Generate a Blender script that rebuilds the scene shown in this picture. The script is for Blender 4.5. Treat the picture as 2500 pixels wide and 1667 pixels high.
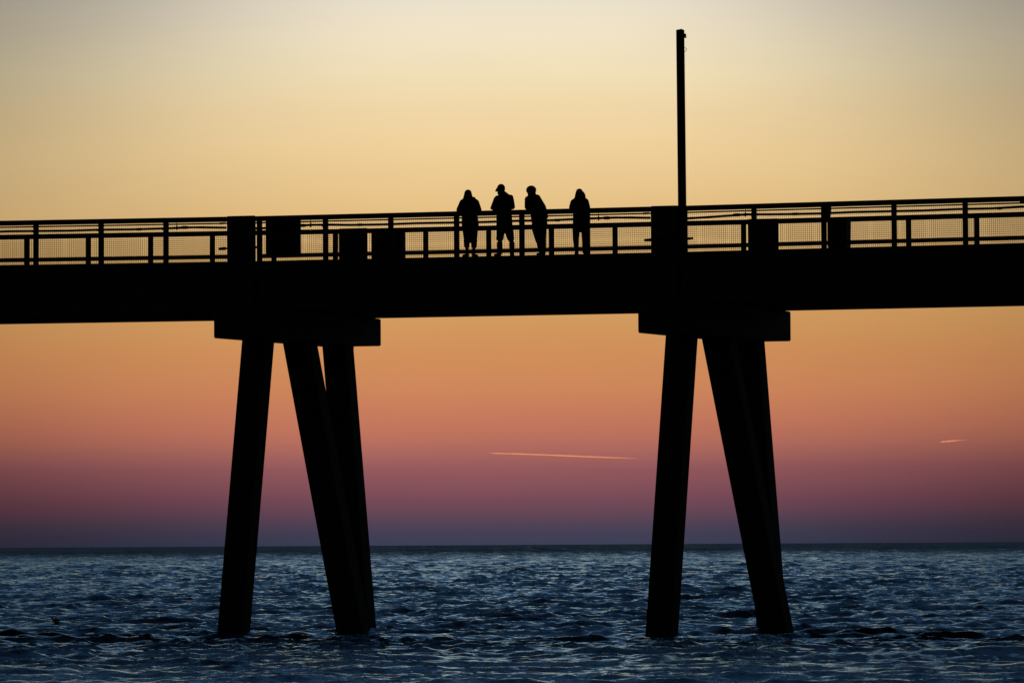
import bpy, bmesh, math, random
import numpy as np
from mathutils import Vector, Matrix

for o in list(bpy.data.objects):
    bpy.data.objects.remove(o)
scene = bpy.context.scene
col = scene.collection
random.seed(7)
rng = np.random.default_rng(11)
R = math.radians

# ------------------------------------------------------------------ camera
FPX = 15370.0          # focal length in pixels of the 2500 px wide photograph
CAM_Z = 2.3            # camera height above the water
PITCH = math.atan((1328.8 - 833.5) / FPX)
ROLL = -0.0056
fwd = Vector((0, math.cos(PITCH), math.sin(PITCH)))
cr0 = Vector((1, 0, 0)); cu0 = cr0.cross(fwd)
CR = math.cos(ROLL) * cr0 + math.sin(ROLL) * cu0
CU = -math.sin(ROLL) * cr0 + math.cos(ROLL) * cu0
cam_d = bpy.data.cameras.new('camera')
cam_d.sensor_width = 36.0
cam_d.lens = FPX / 2500.0 * 36.0
cam_d.clip_start = 0.5
cam_d.clip_end = 120000
cam = bpy.data.objects.new('camera', cam_d)
col.objects.link(cam)
m = Matrix((CR, CU, -fwd)).transposed().to_4x4()
m.translation = Vector((0, 0, CAM_Z))
cam.matrix_world = m
scene.camera = cam

# ------------------------------------------------------------------ sky
def lin(c):
    return tuple(((v / 255) / 12.92 if v / 255 <= 0.04045 else ((v / 255 + 0.055) / 1.055) ** 2.4) for v in c)

SKY = [(0, (54, 62, 86)), (0.09, (61, 63, 86)), (0.19, (76, 66, 85)), (0.29, (97, 69, 86)), (0.41, (114, 73, 87)),
       (0.53, (129, 80, 90)), (0.68, (143, 87, 92)), (0.82, (163, 100, 94)), (0.95, (181, 110, 94)), (1.12, (193, 119, 93)),
       (1.4, (203, 132, 91)), (1.75, (206, 142, 90)), (2.1, (208, 155, 95)), (2.6, (216, 173, 111)), (3.05, (226, 190, 132)),
       (3.54, (236, 205, 151)), (4.0, (239, 214, 168)), (4.3, (240, 223, 184)), (4.6, (239, 225, 195)), (4.95, (233, 223, 203)),
       (6.2, (190, 194, 197)), (8.5, (134, 151, 168)), (12, (76, 98, 120)), (18, (38, 57, 77)), (32, (27, 43, 61)), (50, (23, 36, 53)), (90, (20, 31, 48))]
world = bpy.data.worlds.new('World')
scene.world = world
world.use_nodes = True
nt = world.node_tree
nt.nodes.clear()
N = nt.nodes.new
L = nt.links.new
def wm(op, a, b=None, c=None):
    n = N('ShaderNodeMath'); n.operation = op
    for i, v in enumerate((a, b, c)):
        if v is None: continue
        if isinstance(v, (int, float)): n.inputs[i].default_value = v
        else: L(v, n.inputs[i])
    return n.outputs[0]
tc = N('ShaderNodeTexCoord')
sep = N('ShaderNodeSeparateXYZ'); L(tc.outputs['Generated'], sep.inputs[0])
sx, sy, sz = sep.outputs
zpos = wm('MAXIMUM', sz, 0.0)
ramp = N('ShaderNodeValToRGB')
L(wm('SQRT', zpos), ramp.inputs[0])
els = ramp.color_ramp.elements
for i, (e, c) in enumerate(SKY):
    p = math.sqrt(math.sin(R(e)))
    el = els[0] if i == 0 else (els[1] if i == 1 else els.new(p))
    el.position = p
    el.color = (*lin(c), 1)
# sunset glow with lens corner darkening put in, fading sideways and towards the east
hyp = wm('SQRT', wm('ADD', wm('MULTIPLY', sx, sx), wm('ADD', wm('MULTIPLY', sy, sy), 1e-6)))
cosphi = wm('DIVIDE', sy, hyp)
tt = wm('MULTIPLY', wm('SUBTRACT', 1.0, cosphi), 2.0)
qd = wm('SUBTRACT', zpos, 0.034)
qq = wm('ADD', wm('DIVIDE', wm('MAXIMUM', qd, 0.0), 0.053), wm('DIVIDE', wm('MINIMUM', qd, 0.0), 0.036))
qq = wm('MINIMUM', wm('MULTIPLY', qq, qq), 1.4)
wid = wm('ADD', wm('MULTIPLY', qq, 2.5), 1.0)
glow = wm('ADD', wm('DIVIDE', 0.80, wm('ADD', wm('POWER', wm('DIVIDE', wm('MULTIPLY', tt, wid), 0.0126), 1.6), 1.0)), 0.21)
mr = N('ShaderNodeMapRange'); mr.interpolation_type = 'SMOOTHSTEP'
L(zpos, mr.inputs[0]); mr.inputs[1].default_value = 0.08; mr.inputs[2].default_value = 0.3
low = wm('SUBTRACT', 1.0, mr.outputs[0])
glowmix = wm('ADD', wm('MULTIPLY', glow, low), wm('MULTIPLY', 0.92, mr.outputs[0]))
broad = wm('ADD', wm('MULTIPLY', wm('POWER', wm('MAXIMUM', wm('MULTIPLY', wm('ADD', sy, 1.0), 0.5), 0.0), 4.0), 0.995), 0.005)
# faint uneven streaks of thin haze in the glow
mp = N('ShaderNodeMapping'); L(tc.outputs['Generated'], mp.inputs[0]); mp.inputs['Scale'].default_value = (11, 11, 45)
nz = N('ShaderNodeTexNoise'); L(mp.outputs[0], nz.inputs[0]); nz.inputs['Scale'].default_value = 1.6; nz.inputs['Detail'].default_value = 4
streak = wm('ADD', wm('MULTIPLY', nz.outputs[0], 0.12), 0.94)
fac = wm('MULTIPLY', wm('MULTIPLY', glowmix, broad), streak)
vm = N('ShaderNodeVectorMath'); vm.operation = 'SCALE'
L(ramp.outputs[0], vm.inputs[0]); L(fac, vm.inputs['Scale'])
sky = N('ShaderNodeTexSky'); sky.sky_type = 'NISHITA'; sky.sun_disc = False
SUN_ELEV = -1.2
sky.sun_elevation = R(SUN_ELEV); sky.sun_rotation = 0.0
sk2 = N('ShaderNodeVectorMath'); sk2.operation = 'SCALE'; L(sky.outputs[0], sk2.inputs[0]); sk2.inputs['Scale'].default_value = 0.006
addv = N('ShaderNodeVectorMath'); addv.operation = 'ADD'; L(vm.outputs[0], addv.inputs[0]); L(sk2.outputs[0], addv.inputs[1])
bg = N('ShaderNodeBackground'); L(addv.outputs[0], bg.inputs[0]); bg.inputs[1].default_value = 1.0
wo = N('ShaderNodeOutputWorld'); L(bg.outputs[0], wo.inputs[0])

# the sun has just set: it only reaches what is high above the sea
sun_d = bpy.data.lights.new('sun', 'SUN'); sun_d.energy = 2.3; sun_d.angle = R(0.5); sun_d.color = (1.0, 0.32, 0.11)
sun = bpy.data.objects.new('sun', sun_d); col.objects.link(sun)
sd = Vector((0, -math.cos(R(SUN_ELEV)), -math.sin(R(SUN_ELEV))))
sun.rotation_euler = sd.to_track_quat('-Z', 'Y').to_euler()
sun.location = (0, 300, 60)

vs = scene.view_settings
vs.view_transform = 'Standard'; vs.look = 'None'; vs.exposure = 0.0; vs.gamma = 1.0
vs.use_curve_mapping = False
scene.cycles.max_bounces = 6
scene.cycles.volume_bounces = 0

# ------------------------------------------------------------------ pier frame of reference
# s runs along the pier (to the right), t across it (0 = seaward of the near railing, 7.2 = far railing)
PA = R(19.0)
PU = Vector((math.cos(PA), -math.sin(PA), 0)); PV = Vector((math.sin(PA), math.cos(PA), 0))
P0 = Vector((0, 158.45, 0))
PIER_ROT = -PA
def W(s, t, z):
    return P0 + PU * s + PV * t + Vector((0, 0, z))
def px(x, y, t):
    """pixel of the photograph -> (s, z) on the vertical plane at t across the pier"""
    d = fwd + CR * ((x - 1250) / FPX) + CU * ((833.5 - y) / FPX)
    k = (t + P0.dot(PV)) / d.dot(PV)
    P = d * k
    return (P - P0).dot(PU), P.z + CAM_Z
def px_ground(x, y, z):
    d = fwd + CR * ((x - 1250) / FPX) + CU * ((833.5 - y) / FPX)
    k = (z - CAM_Z) / d.z
    return Vector((d.x * k, d.y * k, z))

# ------------------------------------------------------------------ materials
def mat(name, base, rough=0.7, noise=0.25, scale=6.0, bump=0.0, metal=0.0, spec=0.35, base2=None):
    mt = bpy.data.materials.new(name); mt.use_nodes = True
    t = mt.node_tree; b = t.nodes['Principled BSDF']
    tcn = t.nodes.new('ShaderNodeTexCoord')
    n1 = t.nodes.new('ShaderNodeTexNoise'); n1.inputs['Scale'].default_value = scale; n1.inputs['Detail'].default_value = 6
    t.links.new(tcn.outputs['Object'], n1.inputs['Vector'])
    mx = t.nodes.new('ShaderNodeMix'); mx.data_type = 'RGBA'
    t.links.new(n1.outputs[0], mx.inputs[0])
    b2 = base2 or tuple(min(1, v * (1 + noise)) for v in base)
    b1 = tuple(v * (1 - noise) for v in base)
    mx.inputs[6].default_value = (*b1, 1); mx.inputs[7].default_value = (*b2, 1)
    t.links.new(mx.outputs[2], b.inputs['Base Color'])
    b.inputs['Roughness'].default_value = rough; b.inputs['Metallic'].default_value = metal
    b.inputs['Specular IOR Level'].default_value = spec
    if bump:
        bp = t.nodes.new('ShaderNodeBump'); bp.inputs['Strength'].default_value = bump; bp.inputs['Distance'].default_value = 0.01
        t.links.new(n1.outputs[0], bp.inputs['Height']); t.links.new(bp.outputs[0], b.inputs['Normal'])
    return mt

M = {
    'concrete': mat('weathered_concrete', (0.24, 0.23, 0.21), 0.9, 0.3, 3.0, 0.4, spec=0.2),
    'wet_concrete': mat('tide_stained_concrete', (0.16, 0.16, 0.14), 0.85, 0.4, 2.0, 0.4, spec=0.2),
    'rail': mat('grey_rail_timber', (0.16, 0.14, 0.12), 0.85, 0.3, 14.0, 0.2, spec=0.2),
    'wire': mat('galvanised_wire', (0.22, 0.22, 0.22), 0.6, 0.2, 20.0, metal=0.4),
    'pipe': mat('grey_pipe', (0.18, 0.18, 0.19), 0.55, 0.2, 8.0),
    'pole': mat('pole_timber', (0.12, 0.09, 0.07), 0.9, 0.35, 10.0, 0.3, spec=0.2),
    'metal': mat('dark_metal', (0.10, 0.10, 0.11), 0.5, 0.2, 8.0, metal=0.5),
    'sign': mat('navy_sign_face', (0.02, 0.04, 0.12), 0.5, 0.1, 5.0),
    'signband': mat('blue_sign_band', (0.05, 0.12, 0.34), 0.5, 0.1, 5.0),
    'letter': mat('pale_sign_lettering', (0.45, 0.46, 0.44), 0.5, 0.05, 5.0),
    'bin': mat('dark_bin_plastic', (0.05, 0.055, 0.05), 0.6, 0.2, 5.0),
    'skin': mat('skin', (0.38, 0.22, 0.15), 0.6, 0.08, 8.0),
    'navy': mat('navy_cloth', (0.02, 0.03, 0.07), 0.95, 0.2, 30.0, 0.2, spec=0.1),
    'black': mat('black_cloth', (0.02, 0.02, 0.022), 0.95, 0.2, 30.0, 0.2, spec=0.1),
    'brown': mat('brown_cloth', (0.05, 0.035, 0.025), 0.95, 0.2, 30.0, 0.2, spec=0.1),
    'blue': mat('blue_cloth', (0.06, 0.09, 0.20), 0.95, 0.15, 30.0, 0.2, spec=0.1),
    'denim': mat('denim', (0.03, 0.04, 0.08), 0.95, 0.2, 40.0, 0.2, spec=0.1),
    'hair': mat('dark_hair', (0.03, 0.02, 0.015), 0.7, 0.3, 40.0),
    'shoe': mat('shoe', (0.03, 0.03, 0.03), 0.8, 0.2, 10.0),
    'feather': mat('pale_feathers', (0.62, 0.62, 0.62), 0.8, 0.1, 20.0),
    'beak': mat('beak', (0.4, 0.25, 0.05), 0.6, 0.1, 20.0),
}

# ------------------------------------------------------------------ mesh helpers
def obj(name, bm, material, parent=None, loc=None, rotz=None, smooth=False, mats=None):
    me = bpy.data.meshes.new(name)
    bmesh.ops.recalc_face_normals(bm, faces=bm.faces)
    bm.to_mesh(me); bm.free()
    if smooth:
        for p in me.polygons: p.use_smooth = True
    me.materials.append(M[material] if isinstance(material, str) else material)
    return link(name, me, parent, loc, rotz)
def link(name, me, parent=None, loc=None, rotz=None):
    o = bpy.data.objects.new(name, me); col.objects.link(o)
    if parent is not None: o.parent = parent
    if loc is not None: o.location = loc
    if rotz is not None: o.rotation_euler = (0, 0, rotz)
    return o
def tag(o, label=None, cat=None, group=None, kind=None):
    if label: o['label'] = label
    if cat: o['category'] = cat
    if group: o['group'] = group
    if kind: o['kind'] = kind
    return o
def empty(name, loc, rotz=0.0):
    o = bpy.data.objects.new(name, None); col.objects.link(o)
    o.empty_display_size = 0.2
    o.location = loc; o.rotation_euler = (0, 0, rotz)
    return o
def box(bm, x0, x1, y0, y1, z0, z1, bev=0.0):
    mtx = Matrix.Translation(((x0 + x1) / 2, (y0 + y1) / 2, (z0 + z1) / 2)) @ Matrix.Diagonal((x1 - x0, y1 - y0, z1 - z0, 1))
    g = bmesh.ops.create_cube(bm, size=1.0, matrix=mtx)
    if bev:
        es = list({e for v in g['verts'] for e in v.link_edges})
        bmesh.ops.bevel(bm, geom=es, offset=bev, segments=1, affect='EDGES', profile=0.5)
    return bm
def slopebox(bm, x0, x1, y0, y1, z0a, z1a, z0b, z1b):
    """box whose bottom/top heights differ at its two ends (x0: a, x1: b)"""
    vs_ = [bm.verts.new(p) for p in ((x0, y0, z0a), (x1, y0, z0b), (x1, y1, z0b), (x0, y1, z0a),
                                     (x0, y0, z1a), (x1, y0, z1b), (x1, y1, z1b), (x0, y1, z1a))]
    for f in ((0, 3, 2, 1), (4, 5, 6, 7), (0, 1, 5, 4), (1, 2, 6, 5), (2, 3, 7, 6), (3, 0, 4, 7)):
        bm.faces.new([vs_[i] for i in f])
    return bm
def tube(bm, pts, rad, seg=8):
    """round bar through points; rad may be one value or one per point"""
    pts = [Vector(p) for p in pts]
    rads = rad if isinstance(rad, (list, tuple)) else [rad] * len(pts)
    prev = None; first = None
    for i, p in enumerate(pts):
        d = (pts[min(i + 1, len(pts) - 1)] - pts[max(i - 1, 0)]).normalized()
        up = Vector((0, 0, 1)) if abs(d.z) < 0.9 else Vector((0, 1, 0))
        a = d.cross(up).normalized(); b = a.cross(d).normalized()
        ring = [bm.verts.new(p + (a * math.cos(2 * math.pi * k / seg) + b * math.sin(2 * math.pi * k / seg)) * rads[i]) for k in range(seg)]
        if prev:
            for k in range(seg):
                bm.faces.new((prev[k], prev[(k + 1) % seg], ring[(k + 1) % seg], ring[k]))
        else: first = ring
        prev = ring
    bm.faces.new(first[::-1]); bm.faces.new(prev)
    return bm
def NB(): return bmesh.new()

# ------------------------------------------------------------------ the sea: one sheet out to the horizon
def build_sea():
    mid = np.arange(-0.095, 0.09501, 0.0006); wing = np.arange(0.0968, 0.1401, 0.0018)
    fine = np.concatenate([-wing[::-1], mid, wing])
    side = 0.14 + np.cumsum(np.geomspace(0.004, 0.55, 19))
    side = side[side < math.pi - 0.15]
    th = np.concatenate([-side[::-1], fine, side])
    r = [0.5, 6, 20, 45, 70, 84, 90]
    x = 94.0
    while x < 3200:
        r.append(x); x += 0.072 * (x / 100.0) ** 1.35
    r += list(np.geomspace(3300, 52000, 26))
    r = np.array(r)
    nr, ntn = len(r), len(th)
    RR, TT = np.meshgrid(r, th, indexing='ij')
    X = (RR * np.sin(TT)).astype(np.float32); Y = (RR * np.cos(TT)).astype(np.float32)
    # how strongly waves are shown: full in the finely meshed fan, none where the sheet is coarse
    fan = np.clip((0.150 - np.abs(TT)) / 0.012, 0, 1) * np.clip((RR - 90) / 5, 0, 1) * np.clip((4200 - RR) / 1200, 0, 1)
    fan = fan.astype(np.float32)
    Z = np.zeros_like(X); DX = np.zeros_like(X); DY = np.zeros_like(X)
    comps = []
    n = 130
    for i in range(n):
        lam = 0.30 * (6.0 / 0.30) ** (i / (n - 1)) * rng.uniform(0.93, 1.07)
        ang = -math.pi / 2 + rng.normal(0, 0.75 if lam < 1.1 else 0.42) + 0.12
        k = 2 * math.pi / lam
        slope = (0.044 if lam < 0.6 else 0.052) * math.exp(-max(0, lam - 1.9) / 1.3)
        comps.append((k * math.cos(ang), k * math.sin(ang), slope / k, k, rng.uniform(0, 2 * math.pi)))
    for lam, A, ang in ((16.0, 0.035, -1.45), (23.0, 0.04, -1.62), (11.0, 0.03, -1.75), (8.3, 0.03, -1.30), (7.1, 0.026, -1.9), (9.4, 0.026, -1.52)):
        k = 2 * math.pi / lam
        comps.append((k * math.cos(ang), k * math.sin(ang), A, k, rng.uniform(0, 6.28)))
    # patches of livelier and calmer water
    gust = (0.90 + 0.16 * np.sin(X * 0.21 + Y * 0.047 + 1.0) * np.sin(Y * 0.083 - X * 0.05) + 0.16 * np.sin(Y * 0.19 + X * 0.33)).astype(np.float32)
    calm = np.clip((RR - 118) / 22, 0, 1).astype(np.float32)       # smoother water on the face of the swell
    for kx, ky, A, k, ph in comps:
        arg = kx * X + ky * Y + np.float32(ph)
        a = A * gust
        if k > 1.2: a = a * (0.55 + 0.45 * calm)
        c = np.cos(arg); s_ = np.sin(arg)
        Z += a * c
        DX -= (0.85 * kx / k) * a * s_
        DY -= (0.85 * ky / k) * a * s_
    # low swell lifting before it breaks on the beach
    ridge = 131 + 1.6 * np.sin(X * 0.31) + 1.1 * np.sin(X * 0.77 + 1)
    dd = Y - ridge
    Z += -0.05 + 0.06 * np.exp(-(dd / np.where(dd > 0, 2.2, 6.5)) ** 2) * (0.8 + 0.2 * np.sin(X * 0.25 + 0.6))
    Z = Z * fan; X = X + DX * fan; Y = Y + DY * fan
    co = np.stack([X, Y, Z], -1).reshape(-1, 3)
    idx = np.arange(nr * ntn).reshape(nr, ntn)
    a = idx[:-1, :-1]; b = idx[:-1, 1:]; c = idx[1:, 1:]; d = idx[1:, :-1]
    quads = np.stack([a, b, c, d], -1).reshape(-1, 4)
    seam = np.stack([idx[:-1, -1], idx[:-1, 0], idx[1:, 0], idx[1:, -1]], -1)
    quads = np.concatenate([quads, seam])[:, ::-1]
    me = bpy.data.meshes.new('sea')
    me.vertices.add(len(co)); me.vertices.foreach_set('co', co.astype(np.float32).ravel())
    me.loops.add(quads.size); me.loops.foreach_set('vertex_index', quads.astype(np.int32).ravel())
    me.polygons.add(len(quads))
    me.polygons.foreach_set('loop_start', np.arange(0, quads.size, 4, dtype=np.int32))
    me.polygons.foreach_set('use_smooth', np.ones(len(quads), dtype=bool))
    me.update(calc_edges=True); me.validate()
    return me

wmat = bpy.data.materials.new('sea_water'); wmat.use_nodes = True
t = wmat.node_tree; t.nodes.clear()
def tn(kind, **kw):
    n = t.nodes.new(kind)
    for k, v in kw.items(): setattr(n, k, v)
    return n
def tl(a, b_): t.links.new(a, b_)
def tmath(op, a, b_=None):
    n = tn('ShaderNodeMath', operation=op)
    for i, v in enumerate((a, b_)):
        if v is None: continue
        if isinstance(v, (int, float)): n.inputs[i].default_value = v
        else: tl(v, n.inputs[i])
    return n.outputs[0]
tcn = tn('ShaderNodeTexCoord'); geo = tn('ShaderNodeNewGeometry')
rad = tn('ShaderNodeVectorMath', operation='LENGTH'); tl(tcn.outputs['Object'], rad.inputs[0])
# ripples that ride on the modelled waves; far out, where waves are too small to model, they become roughness
def noise(scale, stretch, detail, rough=0.6):
    mpn = tn('ShaderNodeMapping'); mpn.inputs['Scale'].default_value = (1.0, stretch, 1.0); tl(tcn.outputs['Object'], mpn.inputs[0])
    n = tn('ShaderNodeTexNoise'); n.inputs['Scale'].default_value = scale; n.inputs['Detail'].default_value = detail; n.inputs['Roughness'].default_value = rough
    tl(mpn.outputs[0], n.inputs['Vector']); return n.outputs[0]
bp = tn('ShaderNodeBump'); bp.inputs['Strength'].default_value = 0.9; bp.inputs['Distance'].default_value = 0.055; tl(noise(6.5, 0.6, 4), bp.inputs['Height'])
fr = tn('ShaderNodeFresnel'); fr.inputs['IOR'].default_value = 1.333; tl(bp.outputs[0], fr.inputs['Normal'])
gl = tn('ShaderNodeBsdfGlossy'); gl.inputs['Color'].default_value = (0.58, 0.80, 0.94, 1); tl(bp.outputs[0], gl.inputs['Normal'])
ro = tn('ShaderNodeMapRange'); tl(rad.outputs['Value'], ro.inputs[0])
for i_, v_ in enumerate((380, 2300, 0.04, 0.66)): ro.inputs[i_ + 1].default_value = v_
# wind streaks: patches of rougher and smoother water
st = noise(0.30, 0.05, 7, 0.7)
amt = tn('ShaderNodeMapRange'); tl(rad.outputs['Value'], amt.inputs[0])
for i_, v_ in enumerate((250, 1500, 0.0, 1.5)): amt.inputs[i_ + 1].default_value = v_
rsum = tmath('ADD', ro.outputs[0], tmath('MULTIPLY', tmath('SUBTRACT', st, 0.5), amt.outputs[0]))
amt2 = tn('ShaderNodeMapRange'); tl(rad.outputs['Value'], amt2.inputs[0])
for i_, v_ in enumerate((1000, 2600, 0.0, 1.2)): amt2.inputs[i_ + 1].default_value = v_
rsum = tmath('ADD', rsum, tmath('MULTIPLY', tmath('SUBTRACT', noise(0.09, 0.012, 5, 0.7), 0.5), amt2.outputs[0]))
tl(tmath('MINIMUM', tmath('MAXIMUM', rsum, 0.04), 0.9), gl.inputs['Roughness'])
df = tn('ShaderNodeBsdfDiffuse'); df.inputs['Color'].default_value = (0.004, 0.014, 0.024, 1)
# a rough sea turns its facets towards the light, so far out it mirrors less than a flat sheet would
eff = tn('ShaderNodeMapRange'); tl(rad.outputs['Value'], eff.inputs[0])
for i_, v_ in enumerate((200, 1600, 0.92, 0.88)): eff.inputs[i_ + 1].default_value = v_
mxs = tn('ShaderNodeMixShader'); slick = tn('ShaderNodeMapRange'); tl(noise(0.16, 0.005, 7, 0.78), slick.inputs[0])
for i_, v_ in enumerate((0.36, 0.64, 0.45, 1.55)): slick.inputs[i_ + 1].default_value = v_
fz2 = tn('ShaderNodeMapRange'); tl(rad.outputs['Value'], fz2.inputs[0])
for i_, v_ in enumerate((500, 1500, 0.0, 1.0)): fz2.inputs[i_ + 1].default_value = v_
sl2 = tmath('ADD', 1.0, tmath('MULTIPLY', tmath('SUBTRACT', slick.outputs[0], 1.0), fz2.outputs[0]))
tl(tmath('MINIMUM', tmath('MULTIPLY', tmath('MULTIPLY', fr.outputs[0], eff.outputs[0]), sl2), 1.0), mxs.inputs[0]); tl(df.outputs[0], mxs.inputs[1]); tl(gl.outputs[0], mxs.inputs[2])
# thin torn foam where the low swell runs in towards the beach
fm = tn('ShaderNodeMapRange'); tl(noise(0.85, 0.16, 8, 0.68), fm.inputs[0])
for i_, v_ in enumerate((0.57, 0.70, 0.0, 0.55)): fm.inputs[i_ + 1].default_value = v_
fz = tn('ShaderNodeMapRange'); tl(rad.outputs['Value'], fz.inputs[0])
for i_, v_ in enumerate((112, 134, 1.0, 0.0)): fz.inputs[i_ + 1].default_value = v_
foam = tn('ShaderNodeBsdfDiffuse'); foam.inputs['Color'].default_value = (0.62, 0.63, 0.62, 1)
mx2 = tn('ShaderNodeMixShader'); tl(tmath('MULTIPLY', fm.outputs[0], fz.outputs[0]), mx2.inputs[0]); tl(mxs.outputs[0], mx2.inputs[1]); tl(foam.outputs[0], mx2.inputs[2])
wout = tn('ShaderNodeOutputMaterial'); tl(mx2.outputs[0], wout.inputs[0])
sea_me = build_sea(); sea_me.materials.append(wmat)
sea = link('sea', sea_me); tag(sea, kind='structure')

# ------------------------------------------------------------------ the pier
BENTS = [-18.46, -7.08, 4.30, 15.68]            # centre line of each row of piles
CAPZ = [7.62, 7.60, 7.55, 7.55]                 # underside of each cap
def zoff(s):                                    # the spans are not quite level with each other
    return float(np.interp(s, [-30, -18.3, -6.9, 4.4, 15.8, 27], [0.05, 0.05, -0.012, -0.008, 0.045, 0.06]))
RAIL_T = 10.73; DECK_T = 9.575; DECK_B = 8.335
W_R = 7.2
pier = empty('fishing_pier', W(-1.4, 3.6, 0), PIER_ROT)
tag(pier, 'long concrete pier on splayed square piles standing in the sea', 'pier')
def PL(s, t, z):   # pier-local coordinates
    return (s + 1.4, t - 3.6, z)
JN = [-30, -18.31, -6.91, 4.42, 15.85, 27]      # joints between spans (near side)
# spans: slab and four I-girders each
for i in range(len(JN) - 1):
    a, bb = JN[i] + 0.015, JN[i + 1] - 0.015
    za, zb = zoff(a), zoff(bb)
    bm = NB()
    slopebox(bm, a + 1.4, bb + 1.4, -3.6 - 0.10, 3.6 + 0.10, DECK_T - 0.24 + za, DECK_T + za, DECK_T - 0.24 + zb, DECK_T + zb)
    obj('deck_slab', bm, 'concrete', pier)
    for gt in (0.15, 2.35, 4.85, 7.05):
        prof = [(-0.28, 0), (0.28, 0), (0.28, 0.16), (0.09, 0.30), (0.09, 0.78), (0.22, 0.88), (0.22, 1.0), (-0.22, 1.0), (-0.22, 0.88), (-0.09, 0.78), (-0.09, 0.30), (-0.28, 0.16)]
        bm = NB()
        rings = []
        for s_, zz in ((a + 0.05, za), (bb - 0.05, zb)):
            rings.append([bm.verts.new((s_ + 1.4, gt - 3.6 + p[0], DECK_B + zz * 0.4 + p[1] * (DECK_T - 0.24 + zz - DECK_B - zz * 0.4))) for p in prof])
        n_ = len(prof)
        for k in range(n_): bm.faces.new((rings[0][k], rings[0][(k + 1) % n_], rings[1][(k + 1) % n_], rings[1][k]))
        bm.faces.new(rings[0]); bm.faces.new(rings[1])
        obj('girder', bm, 'concrete', pier)
def pile_mesh(top, bot, w):
    bm = NB()
    rings = []
    ch = w * 0.07; h = w / 2
    prof = [(-h + ch, -h), (h - ch, -h), (h, -h + ch), (h, h - ch), (h - ch, h), (-h + ch, h), (-h, h - ch), (-h, -h + ch)]
    for p in (bot, top):
        rings.append([bm.verts.new((p[0] + q[0], p[1] + q[1], p[2])) for q in prof])
    for k in range(8): bm.faces.new((rings[0][k], rings[0][(k + 1) % 8], rings[1][(k + 1) % 8], rings[1][k]))
    bm.faces.new(rings[0]); bm.faces.new(rings[1])
    return bm
for bi, (bs, cz) in enumerate(zip(BENTS, CAPZ)):
    cap = obj('pile_cap', box(NB(), bs - 0.84 + 1.4, bs + 0.76 + 1.4, -0.40 - 3.6, 7.65 - 3.6, cz, DECK_B + zoff(bs) * 0.4 - 0.004, 0.03), 'concrete', pier)
    for (ts, tt_, bs_, bt) in ((0, 0.62, 0.0, -1.25), (-0.045 if bs < 0 else 0.0, 3.62, 1.45 if bs < 0 else 1.53, 3.62), (0.0, 6.35, 0.0, 8.05 if bs < 0 else 8.3)):
        zt, zb = cz + 0.12, -4.0
        f = (zt - zb) / zt
        top = Vector(PL(bs + ts, tt_, zt)); b0 = Vector(PL(bs + bs_, bt, 0.0))
        obj('pile', pile_mesh(top, top + (b0 - top) * f, 0.72 if tt_ == 3.62 else 0.665), 'wet_concrete', cap)
    # drain stub under the far end of the cap
    s_, z_ = px(862, 850, 7.3)
    obj('drain_pipe', tube(NB(), [PL(bs + (s_ + 7.08), 7.3, cz - 0.085), PL(bs + (s_ + 7.08), 7.3, cz + 0.02)], 0.022), 'pipe', cap)
# pedestals beside every joint
NEAR_BLOCK = [(-19.15, -18.36), (-7.71, -6.948), (3.68, 4.385), (15.1, 15.8)]
FAR_BLOCK = [(-18.72, -17.95), (-7.308, -6.52), (4.072, 4.885), (15.45, 16.3)]
for k, (a, bb) in enumerate(NEAR_BLOCK):
    ped = obj('pedestal', box(NB(), a + 1.4, bb + 1.4, 0.0 - 3.6, 0.12 - 3.6, DECK_T + zoff(a) - 0.003, RAIL_T + 0.012 + zoff(a), 0.02), 'concrete', pier)
    # clamp bar bolted across the face of the pedestal
    bar = NB()
    e0, e1 = (a + 0.0 - 0.19, bb + 0.16) if k == 1 else (a - 0.14, bb + 0.42)
    zz = 9.905 if k == 1 else 9.885
    tube(bar, [PL(e0, -0.035, zz), PL(e1, -0.035, zz + 0.01)], 0.022)
    tube(bar, [PL(e0 - 0.01, -0.035, zz - 0.005), PL(e0 + 0.17, -0.035, zz)], [0.034, 0.042])
    tube(bar, [PL(e1 - 0.18, -0.035, zz + 0.01), PL(e1, -0.035, zz + 0.02)], [0.036, 0.026])
    obj('clamp_bar', bar, 'metal', ped)
for a, bb in FAR_BLOCK:
    obj('pedestal', box(NB(), a + 1.4, bb + 1.4, W_R - 0.12 - 3.6, W_R - 3.6, DECK_T + zoff(a) - 0.003, RAIL_T + 0.012 + zoff(a), 0.02), 'concrete', pier)

# ------------------------------------------------------------------ railings, one per span and side
def wire_panel(w, h):
    bm = NB(); g = 0.052; r_ = 0.0022
    x = g * 0.5
    def bar(x0, x1, z0, z1, y):
        v = [bm.verts.new(p) for p in ((x0, y - r_, z0), (x1, y - r_, z0), (x1, y - r_, z1), (x0, y - r_, z1), (x0, y + r_, z0), (x1, y + r_, z0), (x1, y + r_, z1), (x0, y + r_, z1))]
        for f in ((0, 1, 2, 3), (5, 4, 7, 6), (0, 3, 7, 4), (1, 5, 6, 2), (3, 2, 6, 7), (0, 4, 5, 1)):
            bm.faces.new([v[i] for i in f])
    while x < w:
        bar(x - r_, x + r_, 0, h, 0); x += g
    z = g * 0.5
    while z < h:
        bar(0, w, z - r_ * 1.25, z + r_ * 1.25, 2 * r_); z += g
    me = bpy.data.meshes.new('wire_mesh'); bm.to_mesh(me); bm.free(); me.materials.append(M['wire'])
    return me
WIRE = wire_panel(1.70, 1.02)
bm = NB(); box(bm, -0.061, 0.061, -0.05, 0.05, 0, 1.03, 0.008)
POST = bpy.data.meshes.new('post'); bm.to_mesh(POST); bm.free(); POST.materials.append(M['rail'])
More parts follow.
